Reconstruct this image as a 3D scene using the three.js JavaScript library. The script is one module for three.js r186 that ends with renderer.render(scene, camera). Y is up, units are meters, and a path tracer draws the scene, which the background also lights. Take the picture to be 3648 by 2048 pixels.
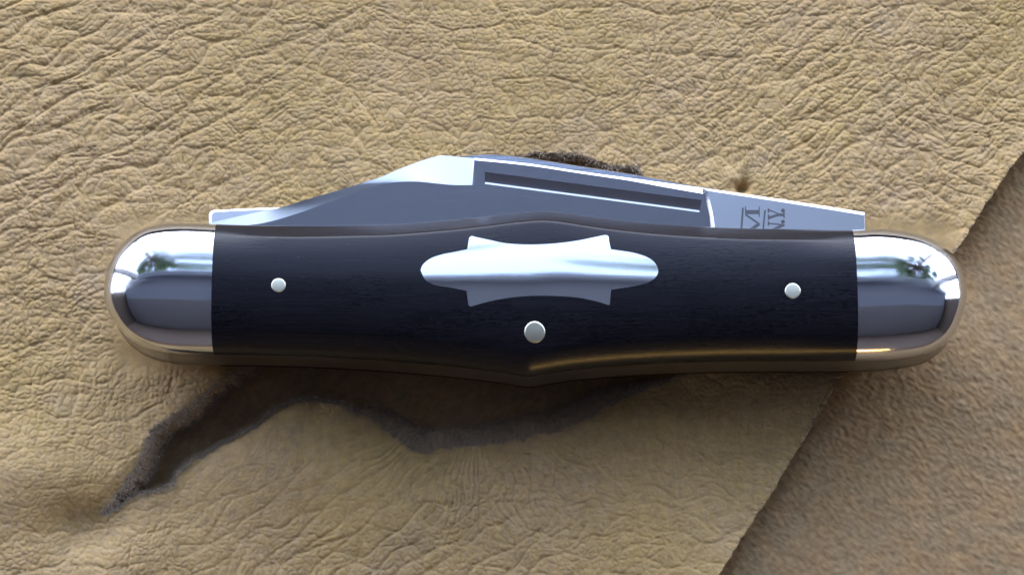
import * as THREE from 'three';
import { FontLoader } from 'three/addons/loaders/FontLoader.js';
import { mergeGeometries, toCreasedNormals } from 'three/addons/utils/BufferGeometryUtils.js';
import { RectAreaLightUniformsLib } from 'three/addons/lights/RectAreaLightUniformsLib.js';
import { RoundedBoxGeometry } from 'three/addons/geometries/RoundedBoxGeometry.js';

// ------------------------------------------------------------ camera, sky, sun, exposure
const scene = new THREE.Scene();
const W = 3648, H = 2048;                       // pixels of the photograph, for measuring
const MM = 0.001, PX = 0.0325;                  // one photograph pixel is 0.0325 mm at the knife
const TILT = THREE.MathUtils.degToRad(14), DIST = 300;
const tanV = (H * PX / 2) / DIST;
const camera = new THREE.PerspectiveCamera(2 * THREE.MathUtils.radToDeg(Math.atan(tanV)), W / H, 0.01, 200);
const target = new THREE.Vector3(0, 9.6, 0);    // mm
const camPos = new THREE.Vector3(0, target.y + DIST * Math.cos(TILT), DIST * Math.sin(TILT));
camera.position.copy(camPos).multiplyScalar(MM);
camera.up.set(0, 0, -1);
camera.lookAt(target.clone().multiplyScalar(MM));
camera.updateMatrixWorld(true);

const renderer = new THREE.WebGLRenderer({ antialias: true });
renderer.setSize(1024, 574);
renderer.toneMapping = THREE.LinearToneMapping;
renderer.toneMappingExposure = 0.77;
renderer.shadowMap.enabled = true;

{
  const w = 128, h = 64, d = new Float32Array(w * h * 4);
  for (let j = 0; j < h; j++) {
    const el = ((j + 0.5) / h - 0.5) * Math.PI, s = Math.max(0, Math.sin(el));
    for (let i = 0; i < w; i++) {
      const k = (j * w + i) * 4, low = 11.5 * Math.exp(-((s / 0.45) ** 2));        // bright haze low down, blue above
      d[k] = low + 1.4; d[k + 1] = low * 1.02 + 1.95; d[k + 2] = low * 1.12 + 3.3; d[k + 3] = 1;
    }
  }
  const sky = new THREE.DataTexture(d, w, h, THREE.RGBAFormat, THREE.FloatType);
  sky.mapping = THREE.EquirectangularReflectionMapping; sky.magFilter = THREE.LinearFilter; sky.needsUpdate = true;
  scene.background = sky; scene.environment = sky;
}
const sun = new THREE.DirectionalLight(0xfff1dc, 2.0);
sun.position.set(3, 9, 7); sun.target.position.set(0, 0, 0); sun.castShadow = true; sun.shadow.radius = 2;
Object.assign(sun.shadow.camera, { left: -9, right: 9, top: 9, bottom: -9, near: 0.5, far: 40 });
scene.add(sun, sun.target);

// ------------------------------------------------------------ helpers
let seedState = 12345;
const rnd = () => { seedState = (Math.imul(seedState, 1664525) + 1013904223) >>> 0; return seedState / 4294967296; };
const hash2 = (x, y, s) => {
  let h = Math.imul(x | 0, 374761393) ^ Math.imul(y | 0, 668265263) ^ Math.imul(s | 0, 1274126177);
  h = Math.imul(h ^ (h >>> 13), 1103515245); h ^= h >>> 16; h = Math.imul(h, 2246822519); h ^= h >>> 13;
  return (h >>> 0) / 4294967296;
};
const lerp = (a, b, t) => a + (b - a) * t, clamp = (x, a = 0, b = 1) => Math.min(b, Math.max(a, x));
const sstep = (a, b, x) => { const t = clamp((x - a) / (b - a)); return t * t * (3 - 2 * t); };
const noise = (x, y, s) => {
  const xi = Math.floor(x), yi = Math.floor(y), fx = x - xi, fy = y - yi, u = fx * fx * (3 - 2 * fx), v = fy * fy * (3 - 2 * fy);
  return lerp(lerp(hash2(xi, yi, s), hash2(xi + 1, yi, s), u), lerp(hash2(xi, yi + 1, s), hash2(xi + 1, yi + 1, s), u), v) * 2 - 1;
};
const fbm = (x, y, s, o = 4) => { let a = 0, w = 0.5; for (let i = 0; i < o; i++) { a += w * noise(x, y, s + i * 17); x *= 2.03; y *= 2.03; w *= 0.5; } return a; };
// F2 - F1 of a cell pattern: 0 in the joints; period > 0 makes it tile
const cells = (x, y, s, period = 0) => {
  const xi = Math.floor(x), yi = Math.floor(y); let f1 = 9, f2 = 9;
  for (let j = -1; j <= 1; j++) for (let i = -1; i <= 1; i++) {
    let cx = xi + i, cy = yi + j, hx = cx, hy = cy;
    if (period) { hx = ((cx % period) + period) % period; hy = ((cy % period) + period) % period; }
    const dx = cx + 0.1 + 0.8 * hash2(hx, hy, s) - x, dy = cy + 0.1 + 0.8 * hash2(hx, hy, s + 5) - y, d = dx * dx + dy * dy;
    if (d < f1) { f2 = f1; f1 = d; } else if (d < f2) f2 = d;
  }
  return Math.sqrt(f2) - Math.sqrt(f1);
};
// distance to the nearest joint of the cell pattern
const joint = (x, y, s, period = 0) => {
  const xi = Math.floor(x), yi = Math.floor(y); let best = 9, bx = 0, by = 0, mx = 0, my = 0;
  const pt = (cx, cy) => { let hx = cx, hy = cy; if (period) { hx = ((cx % period) + period) % period; hy = ((cy % period) + period) % period; } return [cx + 0.12 + 0.76 * hash2(hx, hy, s) - x, cy + 0.12 + 0.76 * hash2(hx, hy, s + 5) - y]; };
  for (let j = -1; j <= 1; j++) for (let i = -1; i <= 1; i++) { const [dx, dy] = pt(xi + i, yi + j), d = dx * dx + dy * dy; if (d < best) { best = d; mx = dx; my = dy; bx = xi + i; by = yi + j; } }
  let e = 9;
  for (let j = -2; j <= 2; j++) for (let i = -2; i <= 2; i++) { if (!i && !j) continue; const [dx, dy] = pt(bx + i, by + j), ux = dx - mx, uy = dy - my, l = Math.hypot(ux, uy), d = (0.5 * (mx + dx) * ux + 0.5 * (my + dy) * uy) / l; if (d < e) e = d; }
  return e;
};
const round = (e, w) => { const t = 1 - Math.min(1, e / w); return Math.sqrt(1 - t * t); };
const dome = (e, w) => { const t = 1 - Math.min(1, e / w); return 1 - t * t; };

const fwd = target.clone().sub(camPos).normalize(), rightV = new THREE.Vector3(1, 0, 0), upV = new THREE.Vector3().crossVectors(rightV, fwd).normalize();
// photograph pixel -> point (mm) on the level plane y = h
function at(px, py, h) {
  const d = fwd.clone().addScaledVector(rightV, (px / W * 2 - 1) * tanV * (W / H)).addScaledVector(upV, (1 - py / H * 2) * tanV);
  return camPos.clone().addScaledVector(d, (h - camPos.y) / d.y);
}
// point (mm) -> photograph pixel
function toPixel(x, y, z) {
  const vx = x - camPos.x, vy = y - camPos.y, vz = z - camPos.z;
  const f = vx * fwd.x + vy * fwd.y + vz * fwd.z, r = vx, u = vx * upV.x + vy * upV.y + vz * upV.z;
  return [(r / f / (tanV * W / H) + 1) / 2 * W, (1 - u / f / tanV) / 2 * H];
}
const P26 = 3648 / 2576;                        // some outlines were measured on a 2576 pixel wide copy

function geo(pos, idx, uv, col) {
  const g = new THREE.BufferGeometry();
  const p = new Float32Array(pos.length); for (let i = 0; i < pos.length; i++) p[i] = pos[i] * MM;
  g.setAttribute('position', new THREE.BufferAttribute(p, 3));
  if (uv) g.setAttribute('uv', new THREE.BufferAttribute(new Float32Array(uv), 2));
  else { const q = new Float32Array(pos.length / 3 * 2); for (let i = 0; i < q.length / 2; i++) { q[2 * i] = p[3 * i]; q[2 * i + 1] = p[3 * i + 2]; } g.setAttribute('uv', new THREE.BufferAttribute(q, 2)); }
  if (col) g.setAttribute('color', new THREE.BufferAttribute(new Float32Array(col), 3));
  if (idx) g.setIndex(new THREE.BufferAttribute(new Uint32Array(idx), 1));
  g.computeVertexNormals();
  return g;
}
function mesh(name, g, m, parent = scene) {
  const o = new THREE.Mesh(g, m); o.name = name; o.castShadow = o.receiveShadow = true; parent.add(o); return o;
}
function group(name, data, parent = scene) { const o = new THREE.Group(); o.name = name; o.userData = data; parent.add(o); return o; }
function tag(o, data) { Object.assign(o.userData, data); return o; }

// solid slab between y0 and y1 with a plan outline [[x, z], ...] in mm
function prism(outline, y0, y1, crease = 0.5) {
  const pts = outline.map(([x, z]) => new THREE.Vector2(x, z));
  if (THREE.ShapeUtils.area(pts) < 0) pts.reverse();
  const tris = THREE.ShapeUtils.triangulateShape(pts, []), pos = [];
  for (const [a, b, c] of tris) {
    for (const k of [c, b, a]) pos.push(pts[k].x, y1, pts[k].y);
    for (const k of [a, b, c]) pos.push(pts[k].x, y0, pts[k].y);
  }
  for (let i = 0; i < pts.length; i++) {
    const a = pts[i], b = pts[(i + 1) % pts.length];
    pos.push(a.x, y0, a.y, a.x, y1, a.y, b.x, y1, b.y, a.x, y0, a.y, b.x, y1, b.y, b.x, y0, b.y);
  }
  return toCreasedNormals(geo(pos, null), crease);
}
function dataTexture(w, h, fn, srgb, repeat) {
  const d = new Uint8Array(w * h * 4), c = [0, 0, 0];
  for (let j = 0; j < h; j++) for (let i = 0; i < w; i++) {
    const r = fn(i, j), k = (j * w + i) * 4;
    if (typeof r === 'number') d[k] = d[k + 1] = d[k + 2] = clamp(r) * 255; else { d[k] = clamp(r[0]) * 255; d[k + 1] = clamp(r[1]) * 255; d[k + 2] = clamp(r[2]) * 255; }
    d[k + 3] = 255;
  }
  const t = new THREE.DataTexture(d, w, h, THREE.RGBAFormat);
  t.wrapS = t.wrapT = THREE.RepeatWrapping; t.magFilter = THREE.LinearFilter; t.minFilter = THREE.LinearMipmapLinearFilter; t.generateMipmaps = true;
  if (srgb) t.colorSpace = THREE.SRGBColorSpace;
  t.repeat.set(1 / repeat[0], 1 / repeat[1]);
  t.needsUpdate = true;
  return t;
}
const rgb = (r, g, b) => new THREE.Color().setRGB(r, g, b);

// ------------------------------------------------------------ the covered porch the metal mirrors
const M = {};
M.ceiling = new THREE.MeshStandardMaterial({ color: rgb(0.50, 0.60, 0.80), roughness: 0.7 });
M.eave = new THREE.MeshStandardMaterial({ color: rgb(0.38, 0.40, 0.48), roughness: 0.8 });
M.trim = new THREE.MeshStandardMaterial({ color: rgb(0.30, 0.31, 0.33), roughness: 0.6 });
M.wall = new THREE.MeshStandardMaterial({ color: rgb(0.07, 0.055, 0.048), roughness: 0.8 });
M.deck = new THREE.MeshStandardMaterial({ color: rgb(0.09, 0.07, 0.055), roughness: 0.75 });
M.table = new THREE.MeshStandardMaterial({ color: rgb(0.17, 0.105, 0.06), roughness: 0.55 });
M.grass = new THREE.MeshStandardMaterial({ color: rgb(0.20, 0.19, 0.17), roughness: 0.95 });
M.leaf = new THREE.MeshPhysicalMaterial({ color: rgb(0.07, 0.13, 0.05), roughness: 0.9, transmission: 0.35, thickness: 0, side: THREE.DoubleSide });
M.bark = new THREE.MeshStandardMaterial({ color: rgb(0.08, 0.06, 0.045), roughness: 0.95 });
function box(name, x0, x1, y0, y1, z0, z1, m, parent = scene, r = 0.01) {
  const o = mesh(name, new RoundedBoxGeometry(x1 - x0, y1 - y0, z1 - z0, 2, Math.min(r, (x1 - x0) / 3, (y1 - y0) / 3, (z1 - z0) / 3)), m, parent);
  o.position.set((x0 + x1) / 2, (y0 + y1) / 2, (z0 + z1) / 2); return o;
}
{
  const lawn = mesh('ground', new THREE.PlaneGeometry(120, 120).rotateX(-Math.PI / 2), M.grass); lawn.position.y = -1.1; tag(lawn, { kind: 'structure' });
  tag(box('porch_deck', -2.42, 2.42, -1.0, -0.76, -0.8, 1.55, M.deck), { kind: 'structure' });
  tag(box('porch_ceiling', -2.45, 2.45, 1.62, 1.75, -0.56, 0.04, M.ceiling), { kind: 'structure' });
  tag(box('porch_ceiling_001', -2.45, 2.45, 1.60, 1.75, 0.03, 1.7, M.eave), { kind: 'structure' });
  tag(box('house_wall', -2.44, 2.44, -0.8, 1.66, 1.5, 1.65, M.wall), { kind: 'structure' });
  tag(box('side_wall', -2.4, -2.28, -0.8, 1.66, -0.3, 1.52, M.wall), { kind: 'structure' });
  tag(box('side_wall_001', 2.28, 2.4, -0.8, 1.66, -0.3, 1.52, M.wall), { kind: 'structure' });
  tag(box('porch_beam', -2.43, 2.43, 1.52, 1.64, -0.555, -0.45, M.ceiling), { kind: 'structure' });
  for (const [k, x] of [-1.3, 1.3].entries()) tag(box('porch_post' + (k ? '_001' : ''), x - 0.06, x + 0.06, -0.8, 1.53, -0.55, -0.455, M.trim), { kind: 'structure' });
  tag(box('porch_parapet', -2.3, 2.3, -0.8, 0.075, -0.55, -0.46, M.trim), { kind: 'structure' });
  // table that carries the leather
  const t = group('table', { label: 'brown wooden table under the suede and the leather', category: 'table' });
  box('table_top', -0.7, 0.7, -0.036, -0.0100, -0.42, 0.42, M.table, t, 0.004);
  for (const x of [-0.64, 0.64]) for (const z of [-0.36, 0.36]) box('leg', x - 0.03, x + 0.03, -0.76, -0.036, z - 0.03, z + 0.03, M.table, t, 0.004);
}
function tree(name, label, x, z, y0, cy, rad, n, seed, spread = 1) {
  seedState = seed;
  const root = group(name, { label, category: 'tree', group: 'trees beyond the porch' });
  const pos = [], wood = [];
  const up = new THREE.Vector3(0, 1, 0);
  wood.push(new THREE.CylinderGeometry(0.05, 0.10, cy - y0, 9).translate(x, (cy + y0) / 2, z));
  const hubs = [];
  for (let k = 0; k < 60; k++) {
    const a = rnd() * Math.PI * 2, e = Math.asin(rnd() * 1.7 - 0.7), r = rad * (0.45 + 0.55 * rnd());
    const h = new THREE.Vector3(x + Math.cos(a) * Math.cos(e) * r * spread, cy + Math.sin(e) * r * 0.75, z + Math.sin(a) * Math.cos(e) * r);
    hubs.push(h);
    const from = new THREE.Vector3(x, cy - rad * 0.3 * rnd(), z), dir = h.clone().sub(from), len = dir.length();
    const g = new THREE.CylinderGeometry(0.008, 0.035, len, 5).translate(0, len / 2, 0);
    g.applyQuaternion(new THREE.Quaternion().setFromUnitVectors(up, dir.normalize())); g.translate(from.x, from.y, from.z); wood.push(g);
  }
  const q = new THREE.Vector3(), u = new THREE.Vector3(), v = new THREE.Vector3();
  for (let k = 0; k < n; k++) {
    const h = hubs[Math.floor(rnd() * hubs.length)], s = rad * 0.17 * Math.pow(rnd(), 0.5), a = rnd() * 6.283, c = rnd() * 2 - 1, sc = Math.sqrt(1 - c * c);
    q.set(h.x + s * sc * Math.cos(a), h.y + s * c * 0.7, h.z + s * sc * Math.sin(a));
    u.set(rnd() - 0.5, rnd() - 0.5, rnd() - 0.5).normalize(); v.set(rnd() - 0.5, rnd() - 0.5, rnd() - 0.5).cross(u).normalize();
    const l = 0.05 + 0.045 * rnd(), w = l * 0.32;
    const p = [[-l, 0], [0, -w], [l, 0], [0, w]].map(([i, j]) => q.clone().addScaledVector(u, i).addScaledVector(v, j));
    for (const t of [0, 1, 2, 0, 2, 3]) pos.push(p[t].x / MM, p[t].y / MM, p[t].z / MM);
  }
  mesh('trunk', mergeGeometries(wood.map((g) => g.toNonIndexed())), M.bark, root);
  mesh('crown', geo(pos, null), M.leaf, root);
}
tree('leafy_tree', 'dense leafy tree beyond the right porch post', 1.75, -2.1, -1.1, 3.6, 1.55, 9000, 11);
tree('leafy_tree_001', 'leafy tree beyond the left porch post', -1.75, -2.2, -1.1, 3.7, 1.5, 7500, 23);

{ // low table lamp in front of the knife: its warm light glints on the lower edge of the handle
  RectAreaLightUniformsLib.init();
  const root = group('table_lamp', { label: 'low warm table lamp standing on the wooden table', category: 'lamp' });
  const brass = new THREE.MeshStandardMaterial({ color: rgb(0.5, 0.38, 0.2), metalness: 1, roughness: 0.35 });
  box('lamp_base', 0.0, 0.11, -0.010, 0.012, 0.30, 0.36, brass, root, 0.004);
  const glow = new THREE.MeshStandardMaterial({ color: rgb(0.8, 0.6, 0.35), emissive: rgb(1, 0.6, 0.16), emissiveIntensity: 16, roughness: 0.6 });
  box('lamp_shade', 0.012, 0.104, 0.012, 0.026, 0.31, 0.35, glow, root, 0.008);
  const l = new THREE.RectAreaLight(rgb(1, 0.6, 0.16), 12, 0.085, 0.012); l.position.set(0.058, 0.019, 0.308); root.add(l);
}

// ------------------------------------------------------------ leather
const holePx = [[245, 1300], [285, 1262], [308, 1225], [345, 1172], [372, 1112], [398, 1078], [440, 1046], [490, 1018], [530, 985], [562, 950], [600, 925], [660, 870], [720, 810], [820, 780], [960, 760], [1100, 748], [1200, 742], [1290, 740], [1380, 740], [1440, 742], [1490, 746], [1530, 752], [1570, 758], [1596, 764], [1618, 770], [1660, 785], [1700, 805], [1740, 840], [1760, 880], [1755, 930],
  [1690, 960], [1600, 985], [1500, 1035], [1400, 1080], [1300, 1106], [1200, 1116], [1120, 1122], [1062, 1138], [1036, 1130], [1000, 1098], [960, 1072], [900, 1042], [860, 1016], [800, 1004], [740, 1010], [690, 1036], [640, 1074], [590, 1100], [540, 1124], [500, 1150], [475, 1168], [452, 1190], [440, 1212], [400, 1236], [365, 1244], [325, 1258]];
const tearPx = [[1180, 440], [1220, 408], [1290, 390], [1380, 380], [1440, 384], [1490, 396], [1530, 413], [1570, 417], [1596, 410], [1618, 434], [1640, 470], [1500, 500], [1300, 490]];
const tear = tearPx.map(([x, y]) => { const p = at(x * P26, y * P26, 0); return [p.x, p.z]; });
const hole = holePx.map(([x, y]) => { const p = at(x * P26, y * P26, 0); return [p.x, p.z]; });
const edgePx = [[3150, -400], [2900, 0], [2690, 255], [2576, 386], [2540, 428], [2500, 486], [2465, 540], [2430, 598], [2400, 640], [2300, 730], [2180, 860], [2105, 962], [2080, 1008], [2040, 1080], [1992, 1152], [1950, 1228], [1890, 1318], [1810, 1444], [1700, 1600], [1500, 1900], [1200, 2400], [900, 3000]];
const edge = edgePx.map(([x, y]) => { const p = at(x * P26, y * P26, 0); return [p.x, p.z]; });
function polyDist(x, z, pts, closed) {
  let best = 1e9, inside = false; const n = pts.length;
  for (let i = 0, j = closed ? n - 1 : 0; i < n; j = i++) {
    if (!closed && i === 0) continue;
    const ax = pts[j][0], az = pts[j][1], bx = pts[i][0], bz = pts[i][1], dx = bx - ax, dz = bz - az;
    const t = clamp(((x - ax) * dx + (z - az) * dz) / (dx * dx + dz * dz)), ex = x - ax - t * dx, ez = z - az - t * dz, d = ex * ex + ez * ez;
    if (d < best) best = d;
    if (closed && (az > z) !== (bz > z) && x < ax + (z - az) / (bz - az) * (bx - ax)) inside = !inside;
  }
  return [Math.sqrt(best), inside];
}
// right of the open edge line? (edge runs from top right to bottom left)
function edgeSigned(x, z) {
  const [d] = polyDist(x, z, edge, false);
  for (let i = 1; i < edge.length; i++) {
    const [ax, az] = edge[i - 1], [bx, bz] = edge[i];
    if (z >= az && z < bz) return x < ax + (z - az) / (bz - az) * (bx - ax) ? d : -d;
  }
  return d;
}
const leftEdge = hole.slice(0, 12), lowEdge = hole.slice(30, 44), rollEdge = hole.slice(43, 56);
const holeBox = [Math.min(...hole.map((p) => p[0])), Math.max(...hole.map((p) => p[0])), Math.min(...hole.map((p) => p[1])), Math.max(...hole.map((p) => p[1]))];
function hideSigned(x, z) {
  const e = edgeSigned(x, z), far = x < holeBox[0] - 2 || x > holeBox[1] + 2 || z < holeBox[2] - 22 || z > holeBox[3] + 2;
  if (far && e > 2) return 2;
  let [d, inside] = far ? [9, false] : polyDist(x, z, hole, true);
  if (!far && z < 0) { const t = polyDist(x, z, tear, true); if (t[1] || t[0] < d) [d, inside] = t; }
  const rough = 0.3 * noise(x * 0.8, z * 0.8, 90) + 0.2 * noise(x * 2.2, z * 2.2, 91) + 0.1 * noise(x * 6, z * 6, 92);
  return Math.min((inside ? -d : d) + rough, e + 0.12 * noise(x * 1.6, z * 1.6, 93) + 0.05 * noise(x * 6, z * 6, 94));
}
const gauss = (X, Y, cx, cy, sx, sy = sx) => Math.exp(-((X - cx) ** 2) / (2 * sx * sx) - ((Y - cy) ** 2) / (2 * sy * sy));
function rotCells(x, z, deg, along, across, s) {
  const a = deg * Math.PI / 180, c = Math.cos(a), n = Math.sin(a), u = x * c - z * n, v = x * n + z * c;
  return cells(u / along, v / across, s);
}
const crease = (e, w) => { const t = 1 - Math.min(1, e / w); return t * t; };
function hideHeight(x, z, s) {
  const [px, py] = toPixel(x, 0, z), X = px / P26, Y = py / P26;
  const wx = x + 0.8 * noise(x * 0.3, z * 0.3, 3), wz = z + 0.8 * noise(x * 0.3, z * 0.3, 5);
  // broad shape
  let y = 0.75 * fbm(x / 34 + 3.1, z / 34, 7, 2) - 0.15;
  const off = x < holeBox[0] - 22 || x > holeBox[1] + 8 || z < 2, dl = off ? 99 : polyDist(x, z, leftEdge, false)[0], dr = off ? 99 : polyDist(x, z, rollEdge, false)[0], dd = off ? 99 : polyDist(x, z, lowEdge, false)[0];
  const leftOf = sstep(60, -60, (X - 420) + (Y - 1110) * 0.95);
  y += leftOf * (1.5 * Math.exp(-dl / 5.5)) * sstep(1360, 1180, Y) * sstep(860, 960, Y);
  y += 1.0 * gauss(X, Y, 740, 1200, 190, 110) - (1 - leftOf) * 1.2 * Math.exp(-dr / 1.3) * sstep(420, 520, X);
  y -= 0.9 * Math.exp(-dd / 2.6) * sstep(840, 980, X) * sstep(900, 1000, Y);
  y += 1.1 * gauss(X, Y, 40, 1190, 150, 90) - 1.5 * gauss(X, Y, 205, 1330, 60, 55) + 0.7 * gauss(X, Y, 330, 1400, 130, 70);
  const es = edgeSigned(x, z); y += 1.25 * Math.exp(-Math.abs(es) / 4.5);
  const under = sstep(520, 600, Y) * sstep(960, 880, Y) * sstep(250, 330, X) * sstep(2440, 2360, X);
  // creases that follow the pull of the skin
  const wA = gauss(X, Y, 150, 200, 480, 330), wB = gauss(X, Y, 2080, 240, 420, 260), wD = gauss(X, Y, 2420, 470, 170, 200), wE = gauss(X, Y, 1000, 1420, 480, 190), wF = gauss(X, Y, 1800, 1330, 330, 220), wG = gauss(X, Y, 160, 700, 330, 240);
  let c = 0;
  if (wA > 0.03) c += wA * (0.42 * crease(rotCells(wx, wz, 33, 17, 3.6, 21), 0.30) + 0.2 * crease(rotCells(wx, wz, 24, 8, 2.2, 22), 0.4));
  if (wB > 0.03) c += wB * (0.24 * crease(rotCells(wx, wz, 40, 11, 1.7, 23), 0.42) + 0.16 * crease(rotCells(wx, wz, 33, 16, 3.3, 24), 0.3));
  if (wD > 0.03) c += wD * 0.24 * crease(rotCells(wx, wz, -28, 6, 1.9, 25), 0.4);
  if (wE > 0.03) c += wE * (0.30 * crease(rotCells(wx, wz, 36, 11, 2.3, 26), 0.4));
  if (wF > 0.03) c += wF * 0.16 * crease(rotCells(wx, wz, -14, 5, 2.4, 27), 0.35);
  if (wG > 0.03) c += wG * 0.2 * crease(rotCells(wx, wz, 20, 5, 2.6, 28), 0.35);
  const rx = X - 1190, ry = Y - 1010, rr = Math.hypot(rx, ry), ra = Math.atan2(ry, rx) + 0.12 * noise(x * 0.25, z * 0.25, 31);
  const wR = sstep(90, 130, rr) * sstep(430, 210, rr) * sstep(-20, 60, ry);
  if (wR > 0.01) c += wR * 0.30 * crease(cells(ra * 13, rr / 200 + 0.6 * noise(x * .3, z * .3, 8), 32), 0.45);
  const tx = X - 1870, ty = Y - 520, tr = Math.hypot(tx, ty), ta = Math.atan2(-ty, tx) + 0.1 * noise(x * 0.25, z * 0.25, 33);
  const wT = sstep(60, 110, tr) * sstep(460, 180, tr) * sstep(20, -40, ty);
  if (wT > 0.01) c += wT * 0.13 * crease(cells(ta * 11, tr / 190, 34), 0.45);
  y -= 0.6 * c * (1 - 0.9 * under);
  // pebbled grain: plates of small pebbles
  const fine = clamp(1.1 * gauss(X, Y, 700, 1190, 260, 130) + 0.55 * gauss(X, Y, 60, 1250, 150, 100) + 0.6 * gauss(X, Y, 1900, 1150, 330, 250));
  const jx = x + 0.5 * noise(x * 0.3, z * 0.3, 3) + 0.16 * noise(x * 0.95, z * 0.95, 35), jz = z + 0.5 * noise(x * 0.3, z * 0.3, 5) + 0.16 * noise(x * 0.95, z * 0.95, 36);
  const plate = round(joint(jx / 2.5, jz / 2.2, 41), 0.3), plate2 = crease(joint(jx / 5.8 + 7, jz / 4.6, 42), 0.1);
  const peb = round(joint(jx / 0.76 + 3, jz / 0.7, 43), 0.4), lump = noise(x * 0.55, z * 0.55, 47);
  const g = 1 - 0.75 * fine;
  y += (g * ((0.122 + 0.03 * lump) * peb + 0.06 * lump + 0.11 * plate - 0.11 * plate2) + 0.065 * fine * round(joint(jx / 0.58, jz / 0.54, 44), 0.4)) * (1 - 0.6 * under) - 0.15;
  y += 0.5 * gauss(X, Y, 1838, 448, 14, 18) - 1.6 * gauss(X, Y, 1866, 470, 13, 9) - 0.4 * gauss(X, Y, 1880, 450, 10, 16);
  if (under > 0) y = Math.min(y, lerp(y, -0.05 - 0.75 * sstep(600, 690, Y) * sstep(860, 780, Y), under));
  return y;
}
const lineX = [], lineZ = [];
function gridLine(out, lo, hi, step, far, near = far) {
  const left = [], rightPts = []; let s = step, p = lo;
  while (p > -far) { s *= 1.06; p -= s; left.push(Math.max(p, -far)); }
  s = step; p = hi; while (p < near) { s *= 1.06; p += s; rightPts.push(Math.min(p, near)); }
  out.push(...left.reverse()); for (let q = lo; q <= hi + 1e-6; q += step) out.push(q); out.push(...rightPts);
}
gridLine(lineX, -63, 63, 0.115, 190); gridLine(lineZ, -39.5, 38, 0.115, 150, 60);
const hideColor = (x0, z0) => {
  const x = x0 * 0.8 + z0 * 0.6, z = z0 * 0.8 - x0 * 0.6;
  const m = 0.14 * fbm(x / 9, z / 9, 51, 3) + 0.10 * noise(x * 1.3, z * 1.3, 52) + 0.08 * noise(x * 3.3, z * 3.3, 53);
  const grey = sstep(0.28, 0.62, fbm(x / 7 + 9, z / 7, 54, 4)) * (0.5 + 0.5 * noise(x * 2.5, z * 2.5, 55)) * 0.22;
  const warm = 0.5 + 0.8 * fbm(x / 14, z / 14 + 5, 56, 3);
  const hue = 0.05 * noise(x * 1.7 + 3, z * 1.7, 60);
  let r = 0.45 * (1 + m + hue * 0.4), g = 0.309 * (1 + m), b = lerp(0.156, 0.122, warm) * (1 + m - hue * 2);
  const l = (r + g + b) / 3; r = lerp(r, l * 1.15, grey); g = lerp(g, l * 1.0, grey); b = lerp(b, l * 0.85, grey);
  return [r, g, b];
};
M.hide = new THREE.MeshPhysicalMaterial({ vertexColors: true, roughness: 0.62, specularIntensity: 0.5 });
M.flesh = new THREE.MeshStandardMaterial({ vertexColors: true, roughness: 1 });
M.suede = new THREE.MeshPhysicalMaterial({ vertexColors: true, roughness: 1, specularIntensity: 0.1, sheen: 0.4, sheenRoughness: 0.6, sheenColor: rgb(0.5, 0.42, 0.34) });
M.fibre = new THREE.MeshStandardMaterial({ color: rgb(0.30, 0.245, 0.18), roughness: 1, side: THREE.DoubleSide });

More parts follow.
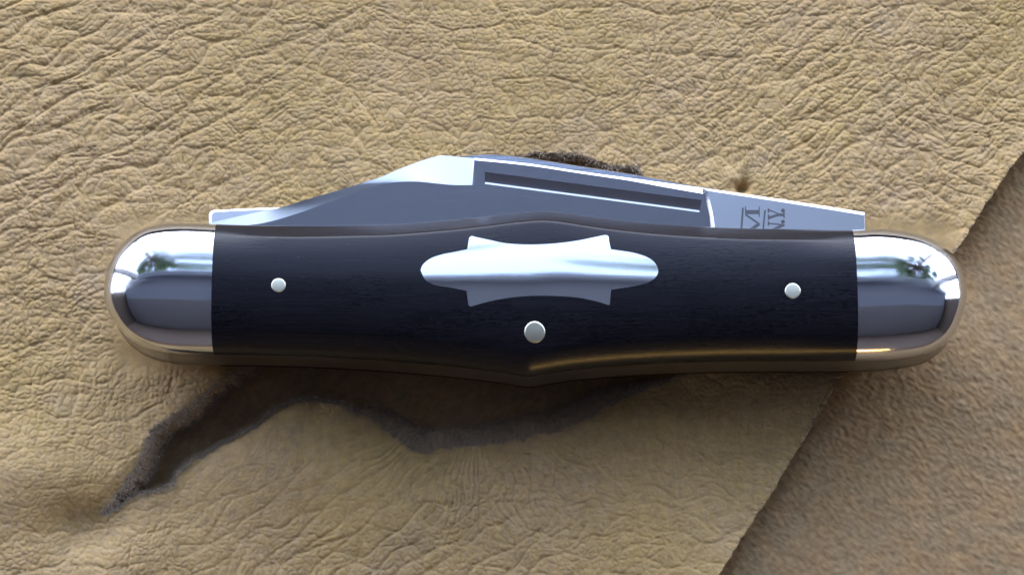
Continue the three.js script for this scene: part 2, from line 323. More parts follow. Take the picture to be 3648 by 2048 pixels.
const hide = group('leather_hide', { label: 'golden tan pebble-grained leather hide with a torn hole under the knife', category: 'leather' });
const rim = [];
{
  const nx = lineX.length, nz = lineZ.length, S = new Float32Array(nx * nz), pos = [], col = [], idx = [], map = new Int32Array(nx * nz).fill(-1);
  for (let j = 0; j < nz; j++) for (let i = 0; i < nx; i++) S[j * nx + i] = hideSigned(lineX[i], lineZ[j]);
  const add = (x, z, s) => { pos.push(x, hideHeight(x, z, s), z); col.push(...hideColor(x, z)); return pos.length / 3 - 1; };
  const vert = (k) => map[k] >= 0 ? map[k] : (map[k] = add(lineX[k % nx], lineZ[(k / nx) | 0], S[k]));
  const cut = new Map();
  const cross = (a, b) => {
    if (a > b) [a, b] = [b, a]; const key = a * 4194304 + b; let v = cut.get(key);
    if (v === undefined) { const t = S[a] / (S[a] - S[b]); v = add(lerp(lineX[a % nx], lineX[b % nx], t), lerp(lineZ[(a / nx) | 0], lineZ[(b / nx) | 0], t), 0); cut.set(key, v); }
    return v;
  };
  const tri = (a, b, c) => {
    const v = [a, b, c], inn = v.filter((k) => S[k] > 0).length;
    if (inn === 0) return;
    if (inn === 3) { idx.push(vert(a), vert(b), vert(c)); return; }
    const r = v.findIndex((k, i) => inn === 1 ? S[k] > 0 : S[k] <= 0), A = v[r], B = v[(r + 1) % 3], C = v[(r + 2) % 3];
    const ab = cross(A, B), ac = cross(A, C);
    if (inn === 1) { idx.push(vert(A), ab, ac); rim.push([ab, ac]); }
    else { idx.push(ab, vert(B), vert(C), ab, vert(C), ac); rim.push([ac, ab]); }
  };
  for (let j = 0; j + 1 < nz; j++) for (let i = 0; i + 1 < nx; i++) {
    const a = j * nx + i, b = a + 1, c = a + nx, d = c + 1;
    if ((i + j) & 1) { tri(a, c, b); tri(b, c, d); } else { tri(a, c, d); tri(a, d, b); }
  }
  mesh('grain_side', geo(pos, idx, null, col), M.hide, hide);
  // the torn and cut edges: raw flesh that slopes into the hole or drops at the hide's border
  const rp = [], rc = [], ri = [], done = new Map(), ROWS = 9;
  const skirt = (v) => {
    if (done.has(v)) return done.get(v);
    const x = pos[3 * v], y = pos[3 * v + 1], z = pos[3 * v + 2], e = 0.7;
    let gx = hideSigned(x + e, z) - hideSigned(x - e, z), gz = hideSigned(x, z + e) - hideSigned(x, z - e); const l = Math.hypot(gx, gz) || 1; gx /= -l; gz /= -l;
    const [px, py] = toPixel(x, 0, z), X = px / P26, Y = py / P26, onBorder = Math.abs(edgeSigned(x, z)) < 0.5;
    let out = 0.35, drop = 2.0;
    if (onBorder) { out = -0.55; drop = 2.2; } else {
      const dl = polyDist(x, z, leftEdge, false)[0], dd = polyDist(x, z, lowEdge, false)[0];
      if (dl < 0.6 && Y > 900) { out = 1.3 + 0.5 * noise(x * 0.7, z * 0.7, 71); drop = 3.0; }
      else if (dd < 0.6) { out = 2.4 * sstep(860, 980, X) * sstep(1720, 1500, X) + 0.4; drop = 2.2; }
      else if (Y < 500) { out = 0.6; drop = 1.6; }
    }
    const s = rp.length / 3;
    for (let r = 0; r < ROWS; r++) {
      const t = r / (ROWS - 1), n = r ? 1 : 0, o = out * Math.sin(t * Math.PI / 2) + n * (0.2 * noise(x * 1.3 + r * 3, z * 1.3, 72) + 0.09 * noise(x * 4.3 + r * 1.7, z * 4.3 - r, 76)), d = drop * (1 - Math.cos(t * Math.PI / 2)) + n * 0.16 * noise(x * 1.2 + r * 5, z * 1.2, 73) - n * 0.05;
      rp.push(x + gx * o + n * 0.12 * noise(x * 5, z * 5 + r, 75), y - Math.max(0, d) - (r ? 0.02 : 0), z + gz * o);
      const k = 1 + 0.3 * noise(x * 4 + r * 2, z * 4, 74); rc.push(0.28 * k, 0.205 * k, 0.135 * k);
    }
    done.set(v, s); return s;
  };
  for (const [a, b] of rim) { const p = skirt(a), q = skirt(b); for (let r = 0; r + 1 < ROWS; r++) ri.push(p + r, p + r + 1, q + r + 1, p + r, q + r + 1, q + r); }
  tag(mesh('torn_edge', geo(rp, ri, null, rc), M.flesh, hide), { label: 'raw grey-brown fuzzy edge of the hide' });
  // loose fibres standing off the raw edges
  seedState = 77; const fp = [];
  for (let v = 0; v < rp.length / 3; v++) {
    const x = rp[3 * v], y = rp[3 * v + 1], z = rp[3 * v + 2], [px, py] = toPixel(x, 0, z);
    if (px < -50 || px > 3700 || py < -50 || py > 2100 || Math.abs(edgeSigned(x, z)) < 1 || rnd() > (py < 720 ? 0.2 : 0.62)) continue;
    const len = 0.22 + 0.95 * rnd() * rnd(), cu = (rnd() - 0.5) * 3.2; let q = [x + (rnd() - .5) * 0.3, y - 0.02, z + (rnd() - .5) * 0.3], dir = rnd() * 6.283, w = 0.02 + 0.02 * rnd();
    const rise = 0.02 + 0.12 * rnd();
    for (let s = 0; s < 5; s++) {
      const nx2 = q[0] + Math.cos(dir) * len / 5, nz2 = q[2] + Math.sin(dir) * len / 5, ny2 = q[1] + rise * (1 - s * 0.3), ox = -Math.sin(dir) * w, oz = Math.cos(dir) * w;
      fp.push(q[0] - ox, q[1], q[2] - oz, q[0] + ox, q[1], q[2] + oz, nx2 + ox, ny2, nz2 + oz, q[0] - ox, q[1], q[2] - oz, nx2 + ox, ny2, nz2 + oz, nx2 - ox, ny2, nz2 - oz);
      q = [nx2, ny2, nz2]; dir += cu / 5; w *= 0.85;
    }
  }
  tag(mesh('loose_fibre', geo(fp, null), M.fibre, hide), { kind: 'stuff', label: 'loose fibres along the torn edge' });
}
{ // suede underneath, flesh side up
  const xs = [], zs = []; gridLine(xs, -66, 66, 0.22, 200); gridLine(zs, -40, 42, 0.22, 160, 66);
  const pos = [], col = [], idx = [], nx = xs.length;
  for (const z of zs) for (const x of xs) {
    const e = edgeSigned(x, z), a = 0.6, u = x * Math.cos(a) - z * Math.sin(a), v = x * Math.sin(a) + z * Math.cos(a);
    const nap = fbm(u * 0.9 + 0.8 * noise(x * .8, z * .8, 80), v * 1.9 + 0.8 * noise(x * .9, z * .7, 89), 81, 4);
    let y = -1.75 + 0.30 * fbm(x / 15, z / 15, 82, 2) + (0.10 * nap + 0.06 * noise(x * 3.1, z * 3.7, 83)) * (1 - 0.6 * sstep(0, 5, e));
    y -= 0.5 * Math.exp(-((e - 0.6) ** 2) / 2.5);
    y += 0.5 * sstep(0, -16, e) - 0.5 * sstep(0, 4, e) - 1.6 * sstep(0, 7, e);
    pos.push(x, y, z);
    const k = 1 + 0.34 * fbm(u * 1.6, v * 3.2, 84, 3) + 0.10 * fbm(x / 8, z / 8, 85, 2), w = 0.06 * noise(x * 0.6, z * 0.6, 86);
    col.push(0.375 * k * (1 + w), 0.258 * k, 0.138 * k * (1 - w));
  }
  for (let j = 0; j + 1 < zs.length; j++) for (let i = 0; i + 1 < nx; i++) { const a = j * nx + i; idx.push(a, a + nx, a + nx + 1, a, a + nx + 1, a + 1); }
  const root = group('suede_sheet', { label: 'brown napped suede sheet lying under the golden hide', category: 'suede' });
  mesh('nap_side', geo(pos, idx, null, col), M.suede, root);
  box('sheet_body', -0.2, 0.2, -0.0100, -0.0064, -0.16, 0.066, new THREE.MeshStandardMaterial({ color: rgb(0.3, 0.2, 0.12), roughness: 1 }), root, 0.0008);
  seedState = 99; const fp = [];
  for (let k = 0; k < 5200; k++) {
    const px = 900 + rnd() * 3100, py = 500 + rnd() * 1700, p = at(px, py, -1.5); if (edgeSigned(p.x, p.z) > -0.4) continue;
    let q = [p.x, -1.5 + 0.5 * sstep(0, -16, edgeSigned(p.x, p.z)) + 0.15 * rnd(), p.z], dir = -0.6 + (rnd() - .5) * 2, w = 0.02; const len = 0.4 + 0.7 * rnd(), cu = (rnd() - .5) * 2.5;
    for (let s = 0; s < 3; s++) {
      const x2 = q[0] + Math.cos(dir) * len / 3, z2 = q[2] + Math.sin(dir) * len / 3, y2 = q[1] + (1 - s) * 0.06, ox = -Math.sin(dir) * w, oz = Math.cos(dir) * w;
      fp.push(q[0] - ox, q[1], q[2] - oz, q[0] + ox, q[1], q[2] + oz, x2 + ox, y2, z2 + oz, q[0] - ox, q[1], q[2] - oz, x2 + ox, y2, z2 + oz, x2 - ox, y2, z2 - oz);
      q = [x2, y2, z2]; dir += cu / 3;
    }
  }
  tag(mesh('nap_fibre', geo(fp, null), new THREE.MeshStandardMaterial({ color: rgb(0.32, 0.23, 0.15), roughness: 1, side: THREE.DoubleSide }), root), { kind: 'stuff' });
}

// ------------------------------------------------------------ the pocket knife
const knife = group('pocket_knife', { label: 'closed two-blade pocket knife with black wooden handle, nickel bolsters and shield', category: 'knife' });
const hBack = 3.75, hFront = 9.6;               // planes where the domed scales meet the liners (mm)
const scratch = dataTexture(1024, 512, (i, j) => 0.5 + 0.35 * noise(i / 60, j / 1.2, 101) + 0.25 * noise(i / 140, j / 2.6, 102), false, [0.03, 0.012]);
const scratchDown = dataTexture(512, 1024, (i, j) => 0.5 + 0.35 * noise(i / 1.3, j / 70, 103) + 0.25 * noise(i / 3.1, j / 120, 104), false, [0.012, 0.03]);
const smudge = dataTexture(512, 512, (i, j) => { const a = fbm(i / 70, j / 45, 131, 4), f = 0.5 + 0.5 * Math.sin(j / 2.2 + 6 * noise(i / 90, j / 90, 132)); return clamp(0.42 + 0.5 * a + 0.18 * f * sstep(0.05, 0.3, fbm(i / 120 + 5, j / 120, 133, 2)) + (hash2(i, j, 134) > 0.997 ? 0.4 : 0)); }, false, [0.03, 0.03]);
M.nickel = new THREE.MeshPhysicalMaterial({ color: rgb(0.74, 0.75, 0.78), metalness: 1, roughness: 0.22, roughnessMap: smudge, bumpMap: scratch, bumpScale: 0.0000004 });
M.shield = new THREE.MeshPhysicalMaterial({ color: rgb(0.78, 0.78, 0.77), metalness: 1, roughness: 0.09, bumpMap: scratch, bumpScale: 0.0000008 });
M.pin = new THREE.MeshPhysicalMaterial({ color: rgb(0.66, 0.68, 0.58), metalness: 1, roughness: 0.5, bumpMap: scratch, bumpScale: 0.000002 });
M.brass = new THREE.MeshPhysicalMaterial({ color: rgb(0.48, 0.37, 0.21), metalness: 1, roughness: 0.28, bumpMap: scratch, bumpScale: 0.000001 });
M.spring = new THREE.MeshPhysicalMaterial({ color: rgb(0.40, 0.40, 0.41), metalness: 1, roughness: 0.3, bumpMap: scratch, bumpScale: 0.000001 });
M.steel = new THREE.MeshPhysicalMaterial({ color: rgb(0.64, 0.67, 0.74), metalness: 1, roughness: 0.24, bumpMap: scratch, bumpScale: 0.000005 });
M.steelBright = new THREE.MeshPhysicalMaterial({ color: rgb(0.60, 0.62, 0.66), metalness: 1, roughness: 0.30, bumpMap: scratchDown, bumpScale: 0.000003 });
M.ink = new THREE.MeshStandardMaterial({ color: rgb(0.075, 0.083, 0.10), roughness: 0.6 });
const grain = (i, j) => { // ebony pores: short dark dashes along the handle
  const x = i / 2048, y = j / 512;
  return sstep(0.52, 0.8, noise(x * 150 + y * 6, y * 210 + x * 9, 111) * 0.5 + 0.5) * sstep(-0.1, 0.5, noise(x * 14, y * 9, 112));
};
M.ebony = new THREE.MeshPhysicalMaterial({ color: rgb(1, 1, 1), roughness: 0.27, ior: 1.38, specularIntensity: 1.0,
  map: dataTexture(2048, 512, (i, j) => { const p = grain(i, j), f = 0.5 + 0.5 * noise(i / 90, j / 3.5, 113), s = hash2(i >> 1, j >> 1, 114) > 0.9993 ? 0.2 : 0; return [0.07 + 0.03 * f - 0.05 * p + s, 0.072 + 0.025 * f - 0.05 * p + s, 0.10 + 0.03 * f - 0.05 * p + s]; }, true, [0.08, 0.02]),
  bumpMap: dataTexture(2048, 512, (i, j) => 0.7 - 0.6 * grain(i, j) + 0.12 * noise(i / 30, j / 2.2, 115) + 0.06 * hash2(i, j, 116), false, [0.08, 0.02]), bumpScale: 0.000009 });

// plan outline, measured at the front liner plane
const farPx = [[369, 1040], [371, 1000], [387, 949], [420, 890], [466, 845], [516, 816], [578, 803], [661, 799], [764, 803], [933, 808], [1073, 810], [1282, 807], [1400, 804], [1649, 785], [1836, 764], [1900, 758], [1940, 757], [1991, 761], [2147, 783], [2333, 802], [2600, 817], [2850, 821], [3047, 822], [3120, 819], [3199, 825], [3282, 842], [3344, 870], [3390, 905], [3422, 950], [3440, 998], [3446, 1044]];
const nearPx = [[369, 1040], [373, 1078], [387, 1118], [412, 1160], [450, 1200], [516, 1238], [599, 1257], [680, 1262], [755, 1263], [1053, 1268], [1306, 1281], [1558, 1301], [1760, 1324], [1850, 1338], [1888, 1342], [1930, 1336], [2022, 1321], [2271, 1300], [2600, 1288], [3050, 1286], [3130, 1284], [3199, 1279], [3303, 1260], [3357, 1233], [3390, 1203], [3423, 1146], [3440, 1094], [3446, 1044]];
const curve = (pts) => new THREE.CatmullRomCurve3(pts.map(([x, y]) => at(x, y, hFront)), false, 'centripetal').getPoints(700).map((p) => [p.x, p.z]);
const farC = curve(farPx), nearC = curve(nearPx);
const xL = farC[0][0], xR = farC[farC.length - 1][0];
function yAt(c, x) {
  if (x <= c[0][0]) return c[0][1];
  let lo = 0, hi = c.length - 1; while (hi - lo > 1) { const m = (lo + hi) >> 1; if (c[m][0] <= x) lo = m; else hi = m; }
  return lerp(c[lo][1], c[hi][1], clamp((x - c[lo][0]) / (c[hi][0] - c[lo][0] || 1)));
}
const cutL = at(759, 1030, 12).x, cutR = at(3049, 1040, 12).x;
const crownB = 4.4;
function section(x) { // [z centre, half width, crown height]
  const a = yAt(farC, x), b = yAt(nearC, x), w = (b - a) / 2, end = Math.min(x - xL, xR - x);
  const k = clamp(end / 9.0);
  return [(a + b) / 2, w, crownB * Math.pow(1 - (1 - k) ** 2.2, 0.5)];
}
const SP = 2.25;
// height of the crown at v (-1 far edge, 1 near edge): domed at the bolsters, with a chamfered arris along the wooden scale
function crown(x, v, w, b) {
  const keen = v < 0 ? 1 : 0.4;
  v = Math.min(1, Math.abs(v));
  const soft = b * Math.pow(1 - Math.pow(v, SP), 1 / SP), m = keen * sstep(0.3, 9, Math.min(x - cutL, cutR - x));
  if (m <= 0) return soft;
  const d = (1 - v) * w, f = 1.15 + 1.12 * d, c = b - 1.75 * v * v, k = 0.16, t = clamp(0.5 + 0.5 * (f - c) / k);
  const mn = lerp(f, c, t) - k * t * (1 - t), r = Math.min(1, d / 0.25), hard = mn * Math.sqrt(1 - (1 - r) ** 2);
  return lerp(soft, hard, m);
}
function domeHeight(x, z) { const [c, w, b] = section(x); return hFront + crown(x, (z - c) / w, w, b); }
function domeGeo(x0, x1, sign, base, steps, bend) { // domed slab between two cross sections
  const pos = [], idx = [], uv = [], NV = 96;
  for (let i = 0; i <= steps; i++) {
    const t = bend < 0 ? 1 - Math.cos(i / steps * Math.PI / 2) : bend > 0 ? Math.sin(i / steps * Math.PI / 2) : i / steps;
    const x = clamp(lerp(x0, x1, t), xL + 1e-4, xR - 1e-4), [c, w, b] = section(x);
    for (let j = 0; j <= NV; j++) {
      const a = (j / NV - 0.5) * Math.PI, s = Math.sin(a), v = Math.sign(s) * Math.pow(Math.abs(s), 2 / SP), h = crown(x, v, w, b);
      pos.push(x, base + sign * h, c + v * w); uv.push(x * MM, (c + v * w) * MM);
    }
  }
  for (let i = 0; i < steps; i++) for (let j = 0; j < NV; j++) { const a = i * (NV + 1) + j, b = a + NV + 1; sign > 0 ? idx.push(a, a + 1, b + 1, a, b + 1, b) : idx.push(a, b + 1, a + 1, a, b, b + 1); }
  const surf = geo(pos, idx, uv), parts = [surf.toNonIndexed()];
  for (const i of [0, steps]) { // flat end faces
    const cap = [], row = i * (NV + 1) * 3, cx = pos[row], cz = (pos[row + 2] + pos[row + NV * 3 + 2]) / 2;
    for (let j = 0; j < NV; j++) { const a = row + j * 3, b = a + 3, q = [[cx, base, cz], pos.slice(a, a + 3), pos.slice(b, b + 3)]; if ((i === 0) === (sign > 0)) q.reverse(); for (const p of q) cap.push(...p); }
    parts.push(geo(cap, null));
  }
  return mergeGeometries(parts);
}
const GAP = 0.012;
for (const [sign, base] of [[1, hFront], [-1, hBack]]) {
  const back = sign < 0;
  const s = mesh('handle_scale', domeGeo(cutL + GAP, cutR - GAP, sign, base, 260, 0), M.ebony, knife);
  if (!back) tag(s, { label: 'black ebony front scale with fine pores' });
  mesh('bolster', domeGeo(xL, cutL, sign, base, 70, -1), M.nickel, knife);
  mesh('bolster', domeGeo(cutR, xR, sign, base, 70, 1), M.nickel, knife);
}
// liners and springs
function outlineInset(d) {
  const out = [];
  const push = (c, s) => { for (let i = 0; i < c.length; i += 3) { const a = c[Math.max(0, i - 3)], b = c[Math.min(c.length - 1, i + 3)], tx = b[0] - a[0], tz = b[1] - a[1], l = Math.hypot(tx, tz) || 1; out.push([c[i][0] + s * d * -tz / l, c[i][1] + s * d * tx / l]); } };
  push(farC, 1); const n = nearC.slice().reverse(); push(n, 1); return out;
}
const full = (d) => outlineInset(d);
const lower = (d) => {
  const out = [], n = 150;
  for (let i = 0; i <= n; i++) { const t = (1 - Math.cos(i / n * Math.PI)) / 2, x = lerp(xL + 0.12 + d, xR - 0.12 - d, t), [c, w] = section(x); out.push([x, c + Math.max(0, w - d)]); }
  for (let i = 30; i >= 0; i--) { const x = lerp(xL + 0.14 + d, xR - 0.14 - d, i / 30), [c, w] = section(x); out.push([x, c + 0.02 * w]); }
  return out;
};
mesh('liner', prism(full(0.03), hFront - 0.58, hFront - 0.012), M.brass, knife);
mesh('liner', prism(full(0.05), 6.42, 6.98), M.brass, knife);
mesh('liner', prism(full(0.03), hBack + 0.012, hBack + 0.6), M.brass, knife);
mesh('back_spring', prism(lower(0.02), 7.0, hFront - 0.6), M.spring, knife);
mesh('back_spring', prism(lower(0.06), hBack + 0.62, 6.4), M.spring, knife);

// --- main blade
const TOP = 8.92;
const faceRef = at(1800, 575, TOP).z, tangRef = at(2800, 815, TOP).z;
const faceH = (z) => TOP - 0.085 * (z - faceRef), tangH = (z) => TOP - 0.02 + 0.025 * (z - tangRef);
function lift(px, py, fn) { let h = TOP, p; for (let k = 0; k < 4; k++) { p = at(px, py, h); h = fn(p.z, p.x); } return [p.x, h, p.z]; }
const dense = (pts, n) => new THREE.CatmullRomCurve3(pts.map(([x, y]) => new THREE.Vector3(x, y, 0)), false, 'centripetal').getPoints(n).map((p) => [p.x, p.y]);
function facet(points, holes = []) { // [x, y, z] rings -> faces seen from above
  const ring = points.map((p) => new THREE.Vector2(p[0], p[2])), hs = holes.map((h) => h.map((p) => new THREE.Vector2(p[0], p[2])));
  const all = [...points, ...holes.flat()], tris = THREE.ShapeUtils.triangulateShape(ring, hs), pos = [];
  for (const [a, b, c] of tris) {
    const A = all[a], B = all[b], C = all[c], up = (B[2] - A[2]) * (C[0] - A[0]) - (B[0] - A[0]) * (C[2] - A[2]);
    for (const q of up > 0 ? [A, B, C] : [A, C, B]) pos.push(...q);
  }
  return geo(pos, null);
}
function strip(a, b) { const pos = []; for (let i = 0; i + 1 < a.length; i++) pos.push(...a[i], ...b[i], ...b[i + 1], ...a[i], ...b[i + 1], ...a[i + 1]); return geo(pos, null); }
{
  const blade = group('blade', { label: 'main clip blade with long nail pull and stamped tang' }, knife);
  const N = 60;
  const upPx = dense([[742, 794], [816, 778], [933, 752], [1003, 738], [1073, 716], [1189, 682], [1296, 650], [1358, 630], [1420, 603], [1500, 573]], N).concat([[1535, 562], [1568, 553], [1620, 557], [1682, 564]]);
  const loPx = dense([[742, 795], [798, 804], [922, 797], [1047, 764], [1171, 720], [1296, 677], [1389, 652], [1440, 647], [1493, 647], [1560, 654]], N).concat([[1590, 657], [1618, 659], [1650, 659.5], [1682, 659]]);
  const lo = loPx.map(([x, y]) => lift(x, y, faceH));
  const swedgeDrop = (k) => { const [x, y] = upPx[k], l = lo[k]; return lift(x, y, (z) => l[1] - 0.20 * Math.max(0, l[2] - z)); };
  const up = upPx.map((_, k) => swedgeDrop(k));
  const s2Px = [[1690, 570], [1790, 579.5], [1899, 591.5], [2070, 617.5], [2240, 642.5], [2380, 668], [2506, 690]], sPx = [[1690, 563], [1790, 573], [1899, 585], [2070, 611], [2240, 634], [2380, 653], [2506, 670]];
  const s2 = dense(s2Px, 40).map(([x, y]) => lift(x, y, faceH)), s1 = dense(sPx, 40).map(([x, y], i) => lift(x, y, (z) => s2[i][1] - 0.55 * Math.max(0, s2[i][2] - z)));
  const plPx = [[2506, 690], [2517, 718], [2527, 762], [2533, 812], [2535, 870], [2535, 965]], tpPx = [[2520, 679], [2530, 715], [2541, 765], [2547, 812], [2549, 870], [2549, 965]];
  const pl = dense(plPx, 24).map(([x, y]) => lift(x, y, faceH)), tp = dense(tpPx, 24).map(([x, y]) => lift(x, y, tangH));
  const nickPx = [[1727, 612], [2501, 713], [2493, 756], [1727, 655]], nickTop = nickPx.map(([x, y]) => lift(x, y, faceH));
  const lowPx = [[2300, 962], [1900, 945], [1300, 925], [950, 870], [800, 822], [752, 800]];
  const face = [...lo, lift(1690, 659, faceH), ...s2, ...pl.slice(1), ...lowPx.map(([x, y]) => lift(x, y, faceH))];
  mesh('blade_face', facet(face, [nickTop]), M.steel, blade);
  {
    const pos = [], idx = [], rows = 5;
    for (let i = 0; i < up.length; i++) for (let r = 0; r <= rows; r++) for (let c = 0; c < 3; c++) pos.push(lerp(up[i][c], lo[i][c], r / rows));
    for (let i = 0; i + 1 < up.length; i++) for (let r = 0; r < rows; r++) { const a = i * (rows + 1) + r, b = a + rows + 1; idx.push(a, a + 1, b + 1, a, b + 1, b); }
    mesh('swedge', geo(pos, idx), M.steelBright, blade);
  }
  const e = lift(1690, 659, faceH);
  mesh('spine_chamfer', strip(s1, s2), M.steelBright, blade);
  mesh('swedge_shoulder', facet([up[up.length - 1], lo[lo.length - 1], e, s2[0], s1[0]]), M.steel, blade);
  mesh('plunge', strip(pl, tp), M.steel, blade);
  // tang
  const spPx = [[2522, 679], [2700, 706], [2900, 737], [3080, 766]], so = [[2506, 670], [2700, 698], [2900, 728], [3083, 757]];
  const sp = dense(spPx, 20).map(([x, y]) => lift(x, y, tangH)), so1 = dense(so, 20).map(([x, y], i) => lift(x, y, (z) => sp[i][1] - 0.45 * Math.max(0, sp[i][2] - z)));
  const tang = [...sp, lift(3081, 830, tangH), lift(3060, 960, tangH), ...tp.slice().reverse().slice(0, -1)];
  const tangMesh = mesh('tang', facet(tang), M.steelBright, blade);
  mesh('tang_chamfer', mergeGeometries([strip(so1, sp), facet([s2[s2.length - 1], s1[s1.length - 1], so1[0], sp[0]])]), M.steelBright, blade);
  // sides down to the well
  const rimPts = [...up, s1[0], ...s1.slice(1), ...so1, lift(3084, 830, (z) => tangH(z) - 0.03), lift(3062, 962, tangH)];
  const bottom = rimPts.map(([x, y, z]) => [x, Math.min(7.2, y - 0.25), z]);
  mesh('blade_side', strip(bottom, rimPts), M.steel, blade);
  const end = [sp[sp.length - 1], lift(3081, 830, tangH)], endOut = [so1[so1.length - 1], lift(3084, 830, (z) => tangH(z) - 0.03)];
  mesh('tang_end', strip(end, endOut), M.steelBright, blade);
  // long nail pull: steep upper wall, sloping floor, bevelled lower lip
  const row = (x0, y0, x1, y1, d) => Array.from({ length: 31 }, (_, i) => lift(lerp(x0, x1, i / 30), lerp(y0, y1, i / 30), (z) => faceH(z) - d));
  const n0 = row(1727, 612, 2501, 713, 0), n1 = row(1729, 613.5, 2499, 714.5, 0.35), n2 = row(1729, 648.5, 2491, 749.5, 0.66), nb = row(1728, 648.5, 2492, 749.5, 0.07), n3 = row(1727, 655, 2493, 756, 0);
  mesh('nail_pull', mergeGeometries([strip(n0, n1), strip(n1, n2), strip(n2, nb), strip([n0[0], n3[0]], [n1[0], n2[0]]), strip([n1[30], n2[30]], [n0[30], n3[30]])]), M.steel, blade);
  mesh('nail_pull_lip', strip(nb, n3), M.steelBright, blade);
  // stamp on the tang
  const font = await new FontLoader().loadAsync('fonts/droid/droid_serif_bold.typeface.json');
  const thin = await new FontLoader().loadAsync('fonts/droid/droid_serif_regular.typeface.json');
  const onTang = (px, py) => lift(px, py, (z) => tangH(z) + 0.012);
  function stamp(f, ch, base, yStart, cap, squeeze, slant) { // lettering runs upwards, baseline on the right
    const g = new THREE.ShapeGeometry(f.generateShapes(ch, 100), 5), p = g.attributes.position, pos = [], ix = g.index;
    const cp = 72; let minU = 1e9; for (let i = 0; i < p.count; i++) minU = Math.min(minU, p.getX(i));
    for (let i = 0; i < ix.count; i++) { const k = ix.getX(i), u = (p.getX(k) - minU) * squeeze + p.getY(k) * slant, v = p.getY(k); pos.push(...onTang(base - v / cp * cap, yStart - u / cp * cap)); }
    const o = mesh('stamp_letter', geo(pos, null), M.ink, blade); return o;
  }
  stamp(thin, 'M', 2708, 858, 38, 1.95, 0);
  stamp(font, 'N', 2797, 842, 44, 0.78, 0.1); stamp(font, '.', 2797, 797, 44, 1, 0); stamp(font, 'Y', 2797, 787, 44, 0.72, 0.05); stamp(font, '.', 2797, 757, 44, 1, 0);
  for (const [x0, y0, x1, y1, w] of [[2640, 850, 2648, 740, 3.4], [2717, 850, 2727, 748, 3.2]]) mesh('stamp_bar', facet([onTang(x0 - w, y0), onTang(x0 + w, y0), onTang(x1 + w, y1), onTang(x1 - w, y1)]), M.ink, blade);
}
{ // second blade, folded behind the first
  const blade = group('blade_001', { label: 'second blade folded behind the main blade, tang at the left bolster' }, knife);
  const T2 = 6.36, h2 = (z) => T2 + 0.09 * (z - at(860, 800, T2).z);
  const lift2 = (px, py, fn = h2) => { let h = T2, p; for (let k = 0; k < 4; k++) { p = at(px, py, h); h = fn(p.z); } return [p.x, h, p.z]; };
  const tangOut = [[743, 800], [743, 764], [747, 754], [756, 749], [860, 744], [980, 739], [1060, 742]], tangIn = [[752, 800], [752, 768], [756, 759], [764, 755], [860, 750], [980, 745], [1060, 748]];
  const o = tangOut.map(([x, y]) => lift2(x, y, (z) => h2(z) - 0.12)), n = tangIn.map(([x, y]) => lift2(x, y));
  mesh('tang', facet([...n, lift2(1060, 870), lift2(770, 870)]), M.steelBright, blade);
  mesh('tang_chamfer', strip(o, n), M.steelBright, blade);
  mesh('blade_side', strip(o.map(([x, y, z]) => [x, 4.45, z]), o), M.steel, blade);
  const spine = dense([[1060, 742], [1200, 712], [1380, 650], [1520, 592], [1600, 562], [1680, 553], [1771, 550], [1899, 565], [2070, 592], [2240, 618], [2454, 658], [2582, 679], [2750, 720], [2860, 800]], 70);
  const inner = spine.map(([x, y]) => [x, y + 2]);
  const so = spine.map(([x, y]) => lift2(x, y, () => T2 - 0.5)), si = inner.map(([x, y]) => lift2(x, y, () => T2 - 0.1));
  mesh('spine_chamfer', strip(so, si), M.steel, blade);
  mesh('blade_face', facet([...si, lift2(2700, 900, () => T2 - 0.8), lift2(1060, 900, () => T2 - 0.8)]), M.steel, blade);
  mesh('spine', strip(so.map(([x, y, z]) => [x, 4.6, z + 0.1]), so), M.steel, blade);
}
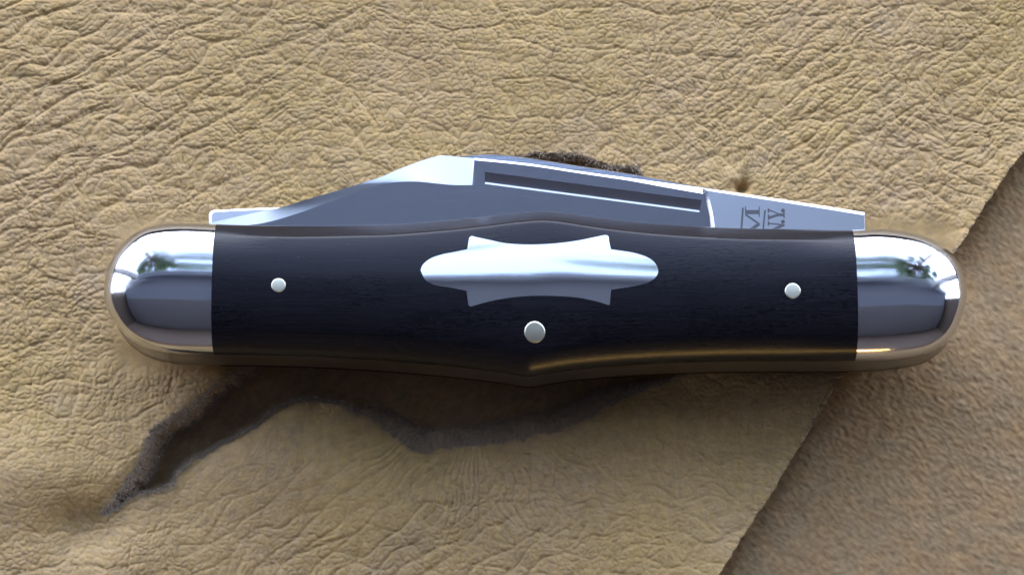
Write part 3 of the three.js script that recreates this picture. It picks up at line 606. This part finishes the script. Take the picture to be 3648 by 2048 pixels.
// --- shield and pins, let into the front scale
function onDome(px, py, up) { let h = hFront + crownB, p; for (let k = 0; k < 10; k++) { p = at(px, py, h); h = domeHeight(p.x, p.z) + up; } return [p.x, h, p.z]; }
{
  const strips = [
    { top: [[1498, 961], [1505, 944], [1531, 922], [1572, 907], [1616, 898], [1664, 888]], bot: [[1498, 963], [1513, 994], [1535, 1010], [1561, 1018], [1597, 1023], [1662, 1036]], curved: -1 },
    { top: [[1664, 888], [1669, 862], [1672, 847], [1680, 841], [1693, 844], [1745, 855], [1800, 866], [1874, 871], [1966, 868], [2058, 857], [2132, 842], [2158, 837.6], [2167, 841], [2171, 863], [2177, 888]], bot: [[1662, 1036], [1665, 1060], [1671, 1089], [1679, 1091], [1704, 1084], [1745, 1073], [1819, 1060], [1893, 1054], [1966, 1054], [2058, 1060], [2132, 1075], [2158, 1083], [2171, 1086], [2175, 1058], [2178, 1032]], curved: 0 },
    { top: [[2177, 888], [2206, 892], [2261, 901], [2306, 916], [2331, 933], [2343, 952], [2346, 962]], bot: [[2178, 1032], [2217, 1026], [2261, 1019], [2313, 1005], [2339, 984], [2345, 970], [2346, 964]], curved: 1 }];
  const parts = [], NV = 26, ringTop = [], ringBot = [];
  for (const s of strips) {
    const n = 70, f = (pts) => new THREE.CatmullRomCurve3(pts.map(([x, y]) => new THREE.Vector3(x, y, 0)), false, 'centripetal', 0.5).getPoints(n);
    const a = f(s.top), b = f(s.bot), pos = [], idx = [];
    for (let i = 0; i <= n; i++) for (let j = 0; j <= NV; j++) {
      const t = j / NV;
      pos.push(...onDome(lerp(a[i].x, b[i].x, t), lerp(a[i].y, b[i].y, t), 0.02));
    }
    for (let i = 0; i < n; i++) for (let j = 0; j < NV; j++) { const k = i * (NV + 1) + j, l = k + NV + 1; idx.push(k, k + 1, l + 1, k, l + 1, l); }
    parts.push(geo(pos, idx));
    for (let i = 0; i <= n; i++) { ringTop.push([a[i].x, a[i].y]); ringBot.push([b[i].x, b[i].y]); }
  }
  const g0 = mergeGeometries(parts);
  const ring = [...ringTop, ...ringBot.reverse()], A = ring.map(([x, y]) => onDome(x, y, 0.02)), B = A.map(([x, y, z]) => [x, y - 0.3, z]);
  const side = strip(B.concat([B[0]]), A.concat([A[0]]));
  mesh('shield', mergeGeometries([g0.toNonIndexed(), side]), M.shield, knife);
  for (const [px, py, r] of [[991, 1016, 25.5], [2826, 1036, 28], [1905, 1183, 37]]) {
    const R = r * PX, pos = [], idx = [], c = onDome(px, py, 0), n = 40, rings = 8;
    for (let k = 0; k <= rings; k++) for (let i = 0; i <= n; i++) {
      const q = k === rings ? 1.0 : k / (rings - 1), a = i / n * Math.PI * 2, wob = 1 + 0.03 * noise(Math.cos(a) * 1.5 + px, Math.sin(a) * 1.5, 120), x = c[0] + Math.cos(a) * R * q * wob, z = c[2] + Math.sin(a) * R * q * wob;
      pos.push(x, domeHeight(x, z) + (k === rings ? -0.3 : 0.02 + 0.05 * (1 - q * q)), z);
    }
    for (let k = 0; k < rings; k++) for (let i = 0; i < n; i++) { const a = k * (n + 1) + i, b = a + n + 1; idx.push(a, a + 1, b + 1, a, b + 1, b); }
    mesh('pin', geo(pos, idx), M.pin, knife);
  }
}

renderer.render(scene, camera);
